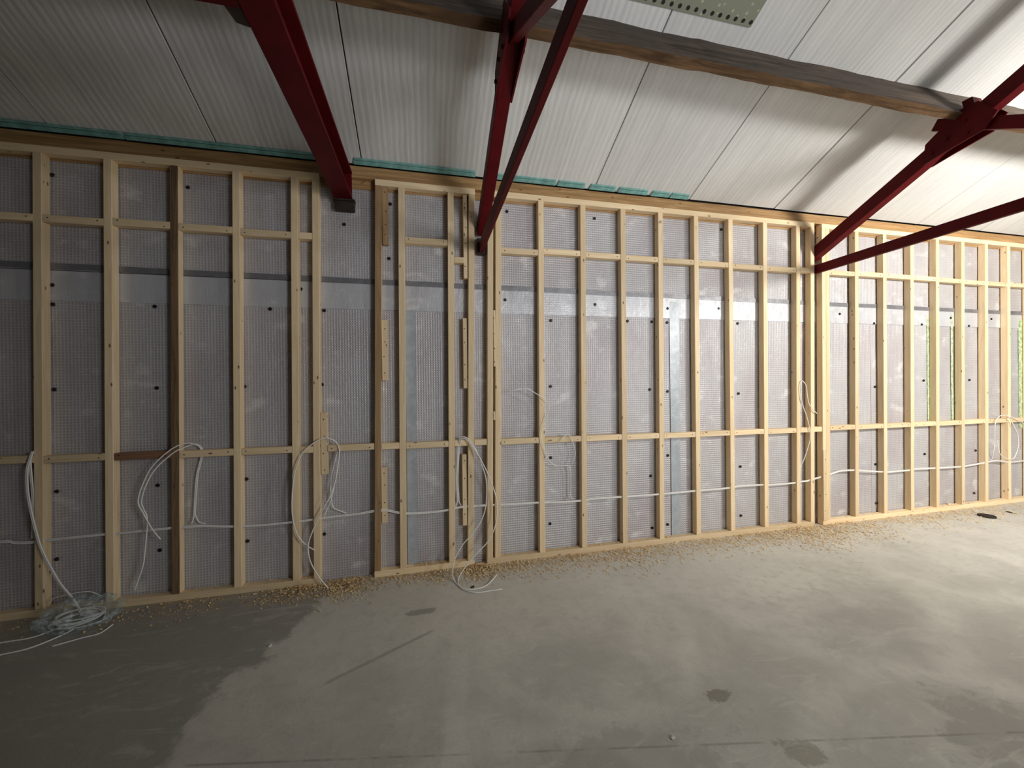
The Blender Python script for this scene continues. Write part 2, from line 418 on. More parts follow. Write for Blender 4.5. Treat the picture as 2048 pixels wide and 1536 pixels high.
# timber purlin hung under the ceiling sheets
U = Vector((0, -1.04, zc(-1.04))); nD = Vector((0, -SLOPE, -1)).normalized(); eD = Vector((0, 1, -SLOPE)).normalized()
Mv = U + nD * 0.275; Fv = Mv + eD * 0.058; Gv = U + eD * 0.058
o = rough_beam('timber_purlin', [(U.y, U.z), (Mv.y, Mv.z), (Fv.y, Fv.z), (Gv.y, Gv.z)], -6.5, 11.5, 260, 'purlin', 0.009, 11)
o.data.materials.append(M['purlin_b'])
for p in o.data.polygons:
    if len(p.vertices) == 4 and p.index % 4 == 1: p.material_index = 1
tag(o, 'rough dark brown timber purlin running across under the pale ceiling', 'beam')

# ------------------------------------------------------------------ foil lining behind the frames
FY = 0.073
def sheet(name, x0, x1, z0, z1, y, amp, mat, label, cat, step=0.09, back=0.012, seed=0.0):
    nx = max(2, int((x1 - x0) / step)); nz = max(1, int((z1 - z0) / step)); vs_, fs = [], []
    cx = (x0 + x1) / 2
    for j in range(nz + 1):
        for i in range(nx + 1):
            x = x0 + (x1 - x0) * i / nx; z = z0 + (z1 - z0) * j / nz
            d = noise.noise(Vector((x * 1.7, z * 1.1, seed))) + 0.6 * noise.noise(Vector((x * 4.1, z * 3.0, seed + 4)))
            vs_.append((x - cx, d * amp, z - z0))
    W_ = nx + 1; nf = len(vs_)
    vs_ += vs_[:nf]                                   # second set of rim points for the cut edges
    o_ = len(vs_)
    for (x, z) in ((x0, z0), (x1, z0), (x1, z1), (x0, z1)): vs_.append((x - cx, back, z - z0))
    for j in range(nz):
        for i in range(nx):
            a = j * (nx + 1) + i; fs.append((a, a + 1, a + nx + 2, a + nx + 1))
    fs.append((o_, o_ + 3, o_ + 2, o_ + 1))
    fs.append(tuple([o_, o_ + 1] + [nf + i for i in range(nx, -1, -1)]))
    fs.append(tuple([o_ + 2, o_ + 3] + [nf + nz * W_ + i for i in range(nx + 1)]))
    fs.append(tuple([o_ + 3, o_] + [nf + j * W_ for j in range(nz + 1)]))
    fs.append(tuple([o_ + 1, o_ + 2] + [nf + j * W_ + nx for j in range(nz, -1, -1)]))
    me = bpy.data.meshes.new(name); me.from_pydata(vs_, [], fs); me.update()
    for p in me.polygons[:nx * nz]: p.use_smooth = True
    return tag(link(name, me, mat, None, (cx, y, z0)), label, cat)
fs_group = None
SH = []
SH.append((-6.4, 11.0, 2.38, 3.14, sheet('foil_insulation_sheet', -6.4, 11.0, 2.38, 3.14, FY, 0.0035, 'foil', 'upper course of silver bubble foil lining above the dark seam tape', 'insulation sheet', seed=1)))
for (a, b, lab, sd) in ((-6.4, -2.62, 'silver bubble foil sheet at the far left edge of the lining', 2),
                        (-2.615, -0.115, 'dim grey bubble foil sheet behind the left stud frame', 3),
                        (-0.11, 2.385, 'silver bubble foil sheet between the two blue vertical tapes', 4),
                        (2.39, 4.885, 'bright silver foil sheet to the right of the wider blue tape', 5),
                        (4.89, 11.0, 'pale foil sheet at the right end beside the green board edges', 6)):
    SH.append((a, b, 0.0, 2.375, sheet('foil_insulation_sheet', a, b, 0.0, 2.375, FY, 0.0035, 'foil', lab, 'insulation sheet', seed=sd)))
sheet('foil_lap_strip', -6.3, 10.9, 2.165, 2.372, FY - 0.006, 0.0016, 'foil_plain', 'smooth lighter foil strip lapped just below the dark seam tape', 'foil strip', back=0.004, seed=7)
def sloped_tape(name, x0, x1, za, zb, h, y, mat, label):
    n = 60; vs_, fs = [], []
    for i in range(n + 1):
        x = x0 + (x1 - x0) * i / n; t = (x + 2.8) / 10.0
        z = za + (zb - za) * t + 0.006 * noise.noise(Vector((x * 1.5, 3, 8)))
        for (yy, zz) in ((0.0, -h / 2), (0.0, h / 2), (0.003, h / 2), (0.003, -h / 2)):
            vs_.append((x, yy + (0.001 * noise.noise(Vector((x * 6, zz * 20, 1))) if yy == 0 else 0), z - za + zz))
    for i in range(n):
        for j in range(4):
            j2 = (j + 1) % 4; fs.append((i * 4 + j, (i + 1) * 4 + j, (i + 1) * 4 + j2, i * 4 + j2))
    fs.append((0, 1, 2, 3)); fs.append(tuple(n * 4 + j for j in (3, 2, 1, 0)))
    me = bpy.data.meshes.new(name); me.from_pydata(vs_, [], fs); me.update()
    bm = bmesh.new(); bm.from_mesh(me); bmesh.ops.recalc_face_normals(bm, faces=bm.faces[:]); bm.to_mesh(me); bm.free()
    return tag(link(name, me, mat, None, (0, y, za)), label, 'tape')
sloped_tape('seam_tape', -6.3, 10.9, 2.405, 2.355, 0.042, FY - 0.0105, 'tape_dark', 'dark grey seam tape running level across the foil lining')
sheet('joint_tape', -0.155, -0.075, 0.0, 2.17, FY - 0.008, 0.0022, 'tape_blue', 'narrow blue-silver vertical tape on the foil beside the second stud of the narrow frame', 'tape', step=0.03, back=0.003, seed=21)
sheet('joint_tape', 2.335, 2.437, 0.0, 2.33, FY - 0.0085, 0.0026, 'tape_blue', 'wide pale blue vertical tape shining in the middle bays', 'tape', step=0.03, back=0.003, seed=22)
for (a, b, z0, z1, lab) in ((5.742, 5.768, 1.0, 2.28, 'thin broken green board edge, leftmost of the green strips'),
                            (6.13, 6.163, 0.99, 2.30, 'bright green board edge strip, middle one of the green strips'),
                            (7.31, 7.40, 0.9, 2.28, 'yellow-green board edge strip at the far right edge')):
    sheet('board_edge_strip', a, b, z0, z1, FY - 0.008, 0.003, 'green', lab, 'board edge', step=0.03, back=0.004, seed=a)

FIX = [(-2.513, 3.039), (-1.7, 3.034), (-2.523, 2.272), (-2.522, 2.137), (-1.919, 2.142), (-2.521, 1.544), (-1.914, 1.546), (-1.346, 1.549), (-2.515, 0.833), (-2.521, 0.36), (-1.917, 0.833), (-1.91, 0.357), (-1.341, 0.84), (-1.34, 0.365), (-1.162, 2.147), (-0.944, 2.311), (-0.776, 2.147), (-0.618, 2.845), (-0.261, 3.042), (-0.277, 2.591), (-0.799, 1.557), (-0.797, 0.365), (0.725, 3.066), (1.558, 3.073), (2.938, 3.076), (0.698, 2.285), (1.553, 2.273), (1.121, 2.114), (1.885, 2.127), (2.145, 2.126), (2.315, 2.26), (2.311, 2.123), (2.896, 2.278), (3.124, 2.133), (1.111, 1.516), (2.114, 1.473), (2.307, 1.452), (3.124, 1.416), (1.104, 0.87), (2.302, 0.826), (2.113, 0.639), (1.091, 0.272), (2.291, 0.154), (2.124, 0.137), (3.137, 0.669), (3.137, 0.167), (4.944, 1.46), (4.941, 0.588), (4.95, 0.149), (5.684, 1.523), (5.69, 0.663), (4.446, 2.266), (4.935, 2.174), (5.66, 2.177), (6.129, 2.265), (6.43, 2.176), (6.82, 2.27), (6.435, 1.522), (6.531, 0.662), (6.499, 0.146)]
bm = bmesh.new()
bmesh.ops.create_cone(bm, cap_ends=True, segments=12, radius1=0.014, radius2=0.010, depth=0.007, matrix=Matrix.Rotation(math.pi / 2, 4, 'X'))
fixme = bpy.data.meshes.new('fixing'); bm.to_mesh(fixme); bm.free(); fixme.materials.append(M['black'])
for (x, z) in FIX:
    for (a, b, z0, z1, sh) in SH:
        if a <= x < b and z0 <= z < z1 + 0.01:
            o = bpy.data.objects.new('fixing', fixme); C.objects.link(o); o.parent = sh
            o.location = Vector((x, FY - 0.0105, z)) - sh.location; break

# ------------------------------------------------------------------ teal foam closing the eaves gap
TE = [(-4.2, -2.05, 'long dim teal foam strip under the ceiling edge at the far left'),
      (-2.04, -0.70, 'teal foam strip left of the big red beam under the ceiling edge'),
      (-0.53, 0.44, 'teal foam strip between the big red beam and the left truss'),
      (0.55, 1.155, 'teal foam strip just right of the left truss rafter'),
      (1.17, 1.43, 'short teal foam piece, second right of the left truss'),
      (1.475, 1.73, 'short teal foam piece, third right of the left truss'),
      (1.76, 2.06, 'short teal foam piece, fourth right of the left truss'),
      (2.10, 2.29, 'small teal foam piece next to the last one on the right'),
      (2.305, 2.50, 'small teal foam piece at the right end of the teal row')]
for (a, b, lab) in TE:
    t = root('foam_strip', (a, 0, 3.28), lab, 'foam strip', 'teal foam strips along the eaves')
    slab('upper_layer', a + 0.006, b - 0.004, -0.022, -0.037, -0.011, -0.001, 'teal', t, 0.002)
    slab('lower_layer', a, b, 0.010, -0.018, -0.013, -0.001, 'teal', t, 0.002)

# ------------------------------------------------------------------ stud frames
D = 0.063; ZT = 3.205; PL = 0.05
def stud(t, xl_top, xl_bot, wd=0.05, mat='pine_z', z0=PL, z1=ZT - PL, y0=0.0, y1=D, front=None):
    # left edge given at head and foot; the boards are a little out of plumb
    o = box('stud', xl_bot, xl_bot + wd, y0, y1, z0, z1, mat, t, 0.0025, (xl_top - xl_bot, 0))
    if front:                                           # a darker brown face towards the room, paler sides
        o.data.materials.append(M[front])
        for p in o.data.polygons:
            if p.normal.y < -0.6: p.material_index = 1
    return o
def frame(x0, x1, shift, label, mat='pine_x'):
    t = root('stud_frame', ((x0 + x1) / 2, 0.03, 0), label, 'stud frame', 'timber stud frames along the wall')
    box('bottom_plate', x0, x1, 0, D, 0, PL, mat, t, 0.003)
    box('top_plate', x0 + shift, x1 + shift, 0, D, ZT - PL, ZT, mat, t, 0.003)
    return t
bm = bmesh.new(); bmesh.ops.create_cone(bm, cap_ends=True, segments=8, radius1=0.0048, radius2=0.0040, depth=0.002, matrix=Matrix.Rotation(math.pi / 2, 4, 'X'))
screwme = bpy.data.meshes.new('screw'); bm.to_mesh(screwme); bm.free(); screwme.materials.append(M['dark_block'])
def screw(part, x, y, z):
    o = bpy.data.objects.new('screw', screwme); C.objects.link(o); o.parent = part
    o.location = Vector((x, y, z)) - part.location - part.parent.location
def noggin(t, a, b, z, mat='pine_x', h=0.05, tilt=0.0):
    o = box('noggin', a, b, 0.002, D - 0.002, z - h / 2, z + h / 2, mat, t, 0.0025)
    if b - a > 0.2:
        screw(o, a + 0.03, 0.0012, z + random.uniform(-0.008, 0.012)); screw(o, b - 0.035, 0.0012, z + random.uniform(-0.012, 0.008))
def packer(t, a, b, z0, z1, mat='pine_z', y0=0.008, y1=0.055):
    o = box('packer', a, b, y0, y1, z0, z1, mat, t, 0.002)
    if z1 - z0 > 0.2:
        for k in range(4): screw(o, (a + b) / 2 + random.uniform(-0.006, 0.006), y0 - 0.0008, z0 + (z1 - z0) * (k + 0.5) / 4 + random.uniform(-0.03, 0.03))
def xl(tp, bt, z): return bt + (tp - bt) * z / ZT      # stud edge at height z

# frame at the left end
F1 = frame(-4.20, -0.812, 0.022, 'dim bare timber stud frame filling the left end of the wall')
s1 = [(-4.18, -4.19), (-3.77, -3.79), (-3.37, -3.395), (-2.97, -2.997), (-2.572, -2.597), (-2.176, -2.199), (-1.778, -1.804), (-1.382, -1.406), (-0.987, -1.009), (-0.837, -0.861)]
for i, (a, b) in enumerate(s1): stud(F1, a, b, front='dark_brown_z' if i == 6 else None)
for i in range(len(s1) - 1):
    zu = [2.71, 2.71, 2.71, 2.712, 2.712, 2.72, 2.717, 2.709, 2.711][i]; zl = [1.08, 1.08, 1.075, 1.073, 1.068, 1.064, 1.060, 1.059, 1.052][i]
    noggin(F1, xl(*s1[i], zu) + 0.051, xl(*s1[i + 1], zu) - 0.001, zu)
    noggin(F1, xl(*s1[i], zl) + 0.051, xl(*s1[i + 1], zl) - 0.001, zl, 'red_x' if i == 5 else 'pine_x')
packer(F1, -0.799, -0.752, 0.852, 1.339)
noggin(F1, -0.75, -0.404, 1.055)

# narrow frame
F2 = frame(-0.415, 0.392, 0.042, 'narrow timber stud frame between the big red beam and the left truss')
s2 = [(-0.372, -0.413), (-0.194, -0.215), (0.204, 0.180), (0.38, 0.336)]
for i, (a, b) in enumerate(s2): stud(F2, a, b, front='brown_z' if i == 0 else None)
noggin(F2, xl(*s2[0], 1.053) + 0.051, xl(*s2[1], 1.053) - 0.001, 1.052)
noggin(F2, xl(*s2[1], 2.73) + 0.051, xl(*s2[2], 2.73) - 0.001, 2.732)
noggin(F2, xl(*s2[1], 1.05) + 0.051, xl(*s2[2], 1.05) - 0.001, 1.048)
noggin(F2, xl(*s2[2], 2.6) + 0.051, 0.334, 2.593)
noggin(F2, xl(*s2[2], 1.05) + 0.051, xl(*s2[3], 1.05) - 0.001, 1.05)
for (a, b, z0, z1, mt) in ((-0.321, -0.275, 2.687, 3.153, 'brown_z'), (-0.336, -0.293, 1.584, 2.075, 'pine_z'), (-0.352, -0.310, 0.428, 0.88, 'pine_z'),
                           (0.333, 0.366, 2.443, 3.153, 'pine_z'), (0.320, 0.352, 1.511, 2.106, 'pine_z'), (0.300, 0.336, 0.348, 0.951, 'pine_z')):
    packer(F2, a, b, z0, z1, mt, 0.012, 0.058)
noggin(F2, xl(*s2[3], 1.05) + 0.052, 0.510, 1.05)

# wide middle frame
F3 = frame(0.500, 4.000, 0.030, 'wide bright timber stud frame between the two red trusses')
s3 = [(0.542, 0.502), (0.612, 0.570)] + [(a - 0.05, b - 0.05) for (a, b) in [(1.042, 1.021), (1.439, 1.419), (1.837, 1.825), (2.229, 2.211), (2.618, 2.613), (3.012, 3.008), (3.427, 3.412), (3.844, 3.815), (4.030, 3.997)]]
for i, (a, b) in enumerate(s3): stud(F3, a, b)
zu3 = [2.699, 2.716, 2.710, 2.707, 2.704, 2.700, 2.693, 2.693, 2.700]; zl3 = [1.043, 1.040, 1.038, 1.034, 1.029, 1.028, 1.027, 1.022, 1.021]
for i in range(1, len(s3) - 1):
    noggin(F3, xl(*s3[i], 2.7) + 0.051, xl(*s3[i + 1], 2.7) - 0.001, zu3[i - 1])
    noggin(F3, xl(*s3[i], 1.04) + 0.051, xl(*s3[i + 1], 1.04) - 0.001, zl3[i - 1])
packer(F3, 0.581, 0.597, 1.695, 2.179, 'pine_z', 0.0, 0.05)
packer(F3, 0.571, 0.586, 1.235, 1.309, 'pine_z', 0.0, 0.05)

# frame at the right end
F4 = frame(4.108, 9.30, 0.020, 'timber stud frame running off at the right end of the wall')
s4 = [(4.128, 4.108), (4.179, 4.159)] + [(a - 0.05, b - 0.05) for (a, b) in [(4.63, 4.601), (5.03, 5.012), (5.438, 5.412), (5.834, 5.807), (6.245, 6.219), (6.641, 6.615), (7.03, 7.014), (7.43, 7.41), (7.83, 7.81), (8.23, 8.21), (8.63, 8.61), (9.03, 9.01)]]
for i, (a, b) in enumerate(s4): stud(F4, a, b)
zu4 = [2.693, 2.699, 2.697, 2.695, 2.69, 2.684, 2.685, 2.687, 2.687, 2.687, 2.687, 2.687]; zl4 = [1.028, 1.025, 1.024, 1.024, 1.021, 1.024, 1.02, 1.02, 1.02, 1.02, 1.02, 1.02]
for i in range(1, len(s4) - 1):
    noggin(F4, xl(*s4[i], 2.7) + 0.051, xl(*s4[i + 1], 2.7) - 0.001, zu4[i - 1])
    noggin(F4, xl(*s4[i], 1.04) + 0.051, xl(*s4[i + 1], 1.04) - 0.001, zl4[i - 1])
packer(F4, 4.103, 4.15, 0.052, 0.80, 'pine_z', -0.012, -0.001)
noggin(F4, 4.000, 4.108, 1.022)

# ------------------------------------------------------------------ red steel
def truss(xc, label):
    t = root('steel_truss', (xc, 0.06, 2.7), label, 'roof truss', 'dark red steel roof trusses')
    W_ = 0.086
    def rz(y): return 2.900 - 0.505 * y
    bar('top_chord', (xc, 0.062, rz(0.062)), (xc, -4.2, rz(-4.2)), W_, 0.112, 'red', t)
    bar('bottom_chord', (xc - 0.012, 0.062, 2.715), (xc - 0.012, -6.5, 2.855), 0.034, 0.090, 'red', t)
    bar('web_strut', (xc, -0.97, 3.60), (xc, -2.42, 2.735), 0.05, 0.085, 'red', t)
    # gusset at the joint under the purlin, plates on both faces of the rafter
    def gus(ys, x0, x1):
        bm = bmesh.new(); n = len(ys)
        v = [bm.verts.new((x, y, z)) for x in (x0, x1) for (y, z) in ys]
        bm.faces.new(v[:n]); bm.faces.new(v[n:][::-1])
        for i in range(n): bm.faces.new((v[i], v[(i + 1) % n], v[n + (i + 1) % n], v[n + i]))
        bmesh.ops.recalc_face_normals(bm, faces=bm.faces[:])
        me = bpy.data.meshes.new('gusset'); c = sum((q.co for q in bm.verts), Vector()) / len(bm.verts)
        for q in bm.verts: q.co -= c
        bm.to_mesh(me); bm.free(); g = link('gusset_plate', me, 'red', t, c - t.location)
        bm2 = bmesh.new(); bmesh.ops.create_cone(bm2, cap_ends=True, segments=6, radius1=0.011, radius2=0.011, depth=0.012, matrix=Matrix.Rotation(math.pi / 2, 4, 'Y'))
        bme = bpy.data.meshes.new('bolt'); bm2.to_mesh(bme); bm2.free(); bme.materials.append(M['red'])
        sx = x0 - 0.006 if x0 < xc else x1 + 0.006
        for (y, z) in ((-0.97, 3.37), (-1.06, 3.43), (-1.17, 3.50), (-1.18, 3.40)):
            bo = bpy.data.objects.new('bolt', bme); C.objects.link(bo); bo.parent = g; bo.location = Vector((sx, y, z)) - c
    poly = [(-0.91, 3.30), (-0.93, 3.46), (-1.13, 3.60), (-1.24, 3.60), (-1.34, 3.46), (-1.27, 3.37), (-1.05, 3.33)]
    gus(poly, xc - W_ / 2 - 0.012, xc - W_ / 2 - 0.001); gus(poly, xc + W_ / 2 + 0.001, xc + W_ / 2 + 0.012)
    # cleat carrying the purlin
    box('purlin_cleat', xc - 0.05, xc + 0.05, -1.235, -1.175, 3.50, 3.66, 'red', t, 0.004, (0, 0.03))
    # splice plates under the rafter
    box('heel_plate', xc - 0.045, xc + 0.02, 0.03, 0.066, 2.66, 2.80, 'dark_block', t, 0.003)
    return t
truss(0.497, 'dark red steel truss in the middle, meeting the wall beside the narrow frame')
truss(4.073, 'dark red steel truss at the right, its tie crossing the right stud frame')

# big I-beam running out over the floor
t = root('steel_beam', (-0.614, 0.0, 3.03), 'big red steel I-beam coming forward from the wall at upper left', 'beam')
xa, xb = -0.684, -0.545; ya, yb = -6.0, 0.02
box('bottom_flange', xa, xb, ya, yb, 3.030, 3.046, 'red', t, 0.003)
box('top_flange', xa, xb, ya, yb, 3.232, 3.248, 'red', t, 0.003)
box('web', -0.620, -0.609, ya, yb, 3.046, 3.232, 'red', t, 0)
box('end_plate', xa + 0.01, xb - 0.005, 0.021, 0.034, 3.035, 3.24, 'red', t, 0.002)
# cross member joining it from the left
t = root('cross_beam', (-2.2, -1.6, 3.0), 'dark maroon steel cross beam joining the big red beam from the left', 'beam')
box('bottom_flange', -6.9, -0.690, -1.68, -1.545, 3.032, 3.046, 'red', t, 0.003)
box('web', -6.9, -0.690, -1.618, -1.607, 3.046, 3.20, 'red', t, 0)
box('top_flange', -6.9, -0.690, -1.68, -1.545, 3.20, 3.214, 'red', t, 0.003)
me, c = hexa([(-0.76, -1.60, 3.036), (-0.686, -1.60, 3.036), (-0.686, -1.455, 3.036), (-0.735, -1.47, 3.036), (-0.76, -1.60, 3.20), (-0.686, -1.60, 3.20), (-0.686, -1.455, 3.20), (-0.735, -1.47, 3.20)], 0.004)
link('gusset_plate', me, 'dark_block', t, c - t.location)
# bearing under the I-beam end
t = root('bearing_block', (-0.60, 0.03, 2.93), 'dark steel bearing block under the wall end of the big red beam', 'bearing block')
box('pad', -0.678, -0.532, 0.012, 0.062, 2.94, 3.012, 'dark_block', t, 0.004)
box('shim_plate', -0.690, -0.528, 0.006, 0.064, 3.014, 3.028, 'dark_block', t, 0.002)

# ------------------------------------------------------------------ speckled sheet on the ceiling
nx = Vector((0, SLOPE, 1)).normalized()
sheet_o = slab('roof_sheet', 0.98, 2.105, -1.143, -2.30, -0.008, -0.001, 'sheet', None, 0.001)
tag(sheet_o, 'grey-green speckled sheet with a dotted edge fixed to the ceiling above the purlin', 'roof sheet')
bm = bmesh.new(); bmesh.ops.create_cone(bm, cap_ends=True, segments=10, radius1=0.012, radius2=0.012, depth=0.003)
eme = bpy.data.meshes.new('eyelet'); bm.to_mesh(eme); bm.free(); eme.materials.append(M['black'])
for i in range(19):
    x = 2.085 - i * 0.058; y = -1.165
    e = bpy.data.objects.new('eyelet', eme); C.objects.link(e); e.parent = sheet_o
    e.location = Vector((x, y, zc(y))) - nx * 0.0085 - sheet_o.location; e.rotation_euler = (-math.atan(SLOPE), 0, 0)

# ------------------------------------------------------------------ cables
RUN = [(-4.1, 0.55), (-3.4, 0.55), (-2.802, 0.536), (-2.714, 0.521), (-2.624, 0.514), (-2.526, 0.52), (-2.223, 0.526), (-2.132, 0.525), (-1.825, 0.533), (-1.76, 0.534), (-1.617, 0.53), (-1.424, 0.508), (-1.24, 0.499), (-1.029, 0.502), (-0.865, 0.509), (-0.736, 0.519), (-0.537, 0.526), (-0.422, 0.538), (-0.314, 0.535), (-0.224, 0.509), (-0.153, 0.497), (0.01, 0.489), (0.177, 0.496), (0.263, 0.51), (0.436, 0.511), (0.633, 0.504), (0.959, 0.495), (1.162, 0.483), (1.358, 0.48), (1.508, 0.488), (1.757, 0.484), (2.15, 0.479), (2.554, 0.482), (2.957, 0.482), (3.059, 0.492), (3.352, 0.485), (3.451, 0.477), (3.76, 0.477), (3.851, 0.486), (3.917, 0.487), (4.034, 0.506), (4.118, 0.52), (4.257, 0.545), (4.377, 0.565), (4.555, 0.561), (4.664, 0.547), (4.956, 0.516), (5.067, 0.509), (5.373, 0.511), (5.471, 0.52), (5.749, 0.511), (5.872, 0.508), (6.17, 0.502), (6.29, 0.507), (6.552, 0.524), (6.697, 0.538), (6.822, 0.537), (6.999, 0.508), (7.28, 0.509), (7.8, 0.515), (8.6, 0.51), (9.2, 0.52)]
cable('cable_run', [(x, 0.012, z) for (x, z) in RUN], 'white cable threaded level through the studs, upper of the pair', n=4)
cable('cable_run', [(x, 0.015, z - 0.0095 + 0.006 * noise.noise(Vector((x * 1.3, 2, 2)))) for (x, z) in RUN], 'white cable threaded level through the studs, lower of the pair', n=4)
def lift(pts, ys):
    """give a hanging cable its distance from the wall: ys are (fraction, y) stops along it"""
    n = len(pts) - 1; out = []
    for i, (x, z) in enumerate(pts):
        f = i / n
        for (f0, y0), (f1, y1) in zip(ys, ys[1:]):
            if f0 <= f <= f1 + 1e-9:
                y = y0 + (y1 - y0) * (f - f0) / (f1 - f0); break
        out.append((x, y, max(z, 0.006)))
    return out
up1 = [(-1.689, 0.545), (-1.677, 0.583), (-1.673, 0.655), (-1.666, 0.774), (-1.654, 0.91), (-1.627, 1.03), (-1.627, 1.098), (-1.658, 1.128), (-1.713, 1.140), (-1.79, 1.098), (-1.891, 0.99), (-1.947, 0.867), (-1.972, 0.752)]
ys1 = [(0, 0.03), (0.35, 0.04), (0.5, 0.015), (0.62, -0.03), (1, -0.06)]
cable('hanging_cable', lift(up1 + [(-1.94, 0.67), (-1.888, 0.56), (-1.832, 0.477)], ys1), 'white cable loop over the red-brown noggin, its end curling to the right', 'hanging cables')
cable('hanging_cable', lift([(-1.60, 0.535), (-1.64, 0.55), (-1.664, 0.60)] + [(x + 0.008, z) for (x, z) in up1[2:8]] + [(-1.70, 1.118), (-1.775, 1.078), (-1.872, 0.975), (-1.93, 0.86), (-1.955, 0.75), (-1.94, 0.694), (-1.917, 0.615), (-1.931, 0.403), (-1.943, 0.297), (-1.991, 0.134)], ys1), 'white cable loop over the red-brown noggin, its end hanging nearly to the floor', 'hanging cables')
cable('hanging_cable', lift([(-0.79, 0.512), (-0.77, 0.56), (-0.736, 0.638), (-0.706, 0.763), (-0.676, 0.917), (-0.667, 1.045), (-0.684, 1.105), (-0.728, 1.137), (-0.783, 1.139), (-0.854, 1.098), (-0.926, 1.02), (-0.971, 0.888), (-0.991, 0.717), (-0.989, 0.561), (-0.96, 0.434), (-0.909, 0.352), (-0.838, 0.295)], [(0, 0.03), (0.3, 0.0), (0.45, -0.03), (1, -0.06)]), 'large white cable loop arching over the end stud left of the gap', 'hanging cables')
cable('hanging_cable', lift([(-0.62, 0.527), (-0.66, 0.548), (-0.713, 0.581), (-0.73, 0.652), (-0.733, 0.788), (-0.708, 0.915), (-0.677, 1.03), (-0.664, 1.05), (-0.660, 1.0), (-0.672, 0.90), (-0.688, 0.80), (-0.722, 0.699), (-0.77, 0.605), (-0.833, 0.475), (-0.871, 0.372), (-0.875, 0.296), (-0.854, 0.206), (-0.794, 0.092), (-0.735, 0.012)], [(0, 0.03), (0.35, 0.0), (0.5, -0.04), (1, -0.10)]), 'white cable doubled back in the gap, its end trailing to the floor', 'hanging cables')
up3 = [(0.240, 0.505), (0.252, 0.54), (0.259, 0.574), (0.251, 0.733), (0.263, 0.942), (0.269, 1.027), (0.286, 1.098), (0.338, 1.096), (0.402, 1.01)]
cable('hanging_cable', [(0.240, 0.03, 0.505), (0.252, 0.03, 0.54), (0.259, 0.025, 0.574), (0.251, 0.02, 0.733), (0.263, 0.02, 0.942), (0.269, 0.01, 1.027), (0.286, -0.02, 1.098), (0.338, -0.035, 1.096), (0.402, -0.05, 1.01), (0.446, -0.07, 0.89), (0.487, -0.08, 0.75), (0.485, -0.09, 0.571), (0.452, -0.10, 0.445), (0.377, -0.11, 0.335), (0.281, -0.12, 0.241), (0.215, -0.14, 0.14), (0.196, -0.17, 0.05), (0.208, -0.23, 0.006), (0.262, -0.355, 0.006), (0.349, -0.423, 0.006), (0.443, -0.425, 0.006), (0.546, -0.422, 0.006)], 'long white cable hanging at the narrow frame, lower end curling along the floor', 'hanging cables')
cable('hanging_cable', [(0.29, 0.03, 0.512), (0.272, 0.03, 0.545), (0.268, 0.025, 0.60), (0.262, 0.02, 0.733), (0.272, 0.02, 0.942), (0.279, 0.01, 1.02), (0.293, -0.02, 1.085), (0.335, -0.035, 1.084), (0.39, -0.05, 1.01), (0.426, -0.07, 0.953), (0.50, -0.08, 0.801), (0.561, -0.085, 0.627), (0.577, -0.085, 0.498), (0.558, -0.09, 0.361), (0.493, -0.1, 0.24), (0.385, -0.11, 0.145), (0.285, -0.14, 0.05), (0.238, -0.20, 0.007), (0.240, -0.312, 0.006), (0.319, -0.37, 0.006), (0.437, -0.343, 0.006), (0.543, -0.229, 0.02)], 'long white cable hanging at the narrow frame, upper end lifted off the floor', 'hanging cables')
cable('hanging_cable', lift([(1.255, 0.485), (1.268, 0.52), (1.27, 0.56), (1.269, 0.721), (1.262, 0.80), (1.285, 0.845), (1.307, 0.911), (1.29, 0.992), (1.249, 1.083), (1.205, 1.075), (1.171, 1.030)], [(0, 0.03), (0.35, 0.03), (0.5, -0.01), (1, -0.03)]), 'thin white cable in a small hook below the noggin in the first middle bays', 'hanging cables', 0.0035)
cable('hanging_cable', lift([(1.30, 0.487), (1.279, 0.52), (1.276, 0.60), (1.274, 0.75), (1.25, 0.80), (1.119, 0.815), (1.051, 0.88), (1.006, 0.983), (0.985, 1.107), (1.032, 1.25), (1.061, 1.337), (1.023, 1.405), (0.952, 1.45), (0.863, 1.498), (0.782, 1.495), (0.698, 1.483)], [(0, 0.03), (0.25, 0.02), (0.35, -0.02), (1, -0.05)]), 'thin white cable curling across a stud and up above the noggin', 'hanging cables', 0.0035)
cable('hanging_cable', lift([(3.80, 0.49), (3.815, 0.56), (3.84, 0.65), (3.863, 0.703), (3.915, 0.847), (3.935, 0.953), (3.92, 1.062), (3.887, 1.169), (3.84, 1.28), (3.82, 1.36), (3.81, 1.46), (3.829, 1.536), (3.878, 1.489), (3.892, 1.394), (3.911, 1.302), (3.959, 1.241), (4.014, 1.192)], [(0, 0.03), (0.3, -0.01), (1, -0.02)]), 'white cable loop at the end studs beside the right truss', 'hanging cables', 0.004)
cable('hanging_cable', lift([(6.72, 0.53), (6.714, 0.60), (6.707, 0.734), (6.693, 0.976), (6.763, 1.076), (6.868, 1.085), (7.009, 1.056), (7.157, 0.996), (7.268, 0.832), (7.28, 0.70)], [(0, 0.03), (0.3, -0.02), (1, -0.03)]), 'pale cable loop arching over the noggin at the far right edge', 'hanging cables', 0.004)
cable('hanging_cable', lift([(6.868, 1.095), (6.95, 1.03), (6.991, 0.971), (7.069, 0.855), (7.086, 0.741), (7.054, 0.632), (6.995, 0.556), (6.90, 0.56), (6.827, 0.583), (6.75, 0.648), (6.725, 0.794)], [(0, -0.03), (1, -0.025)]), 'pale cable bent in a bight under the noggin at the far right edge', 'hanging cables', 0.004)
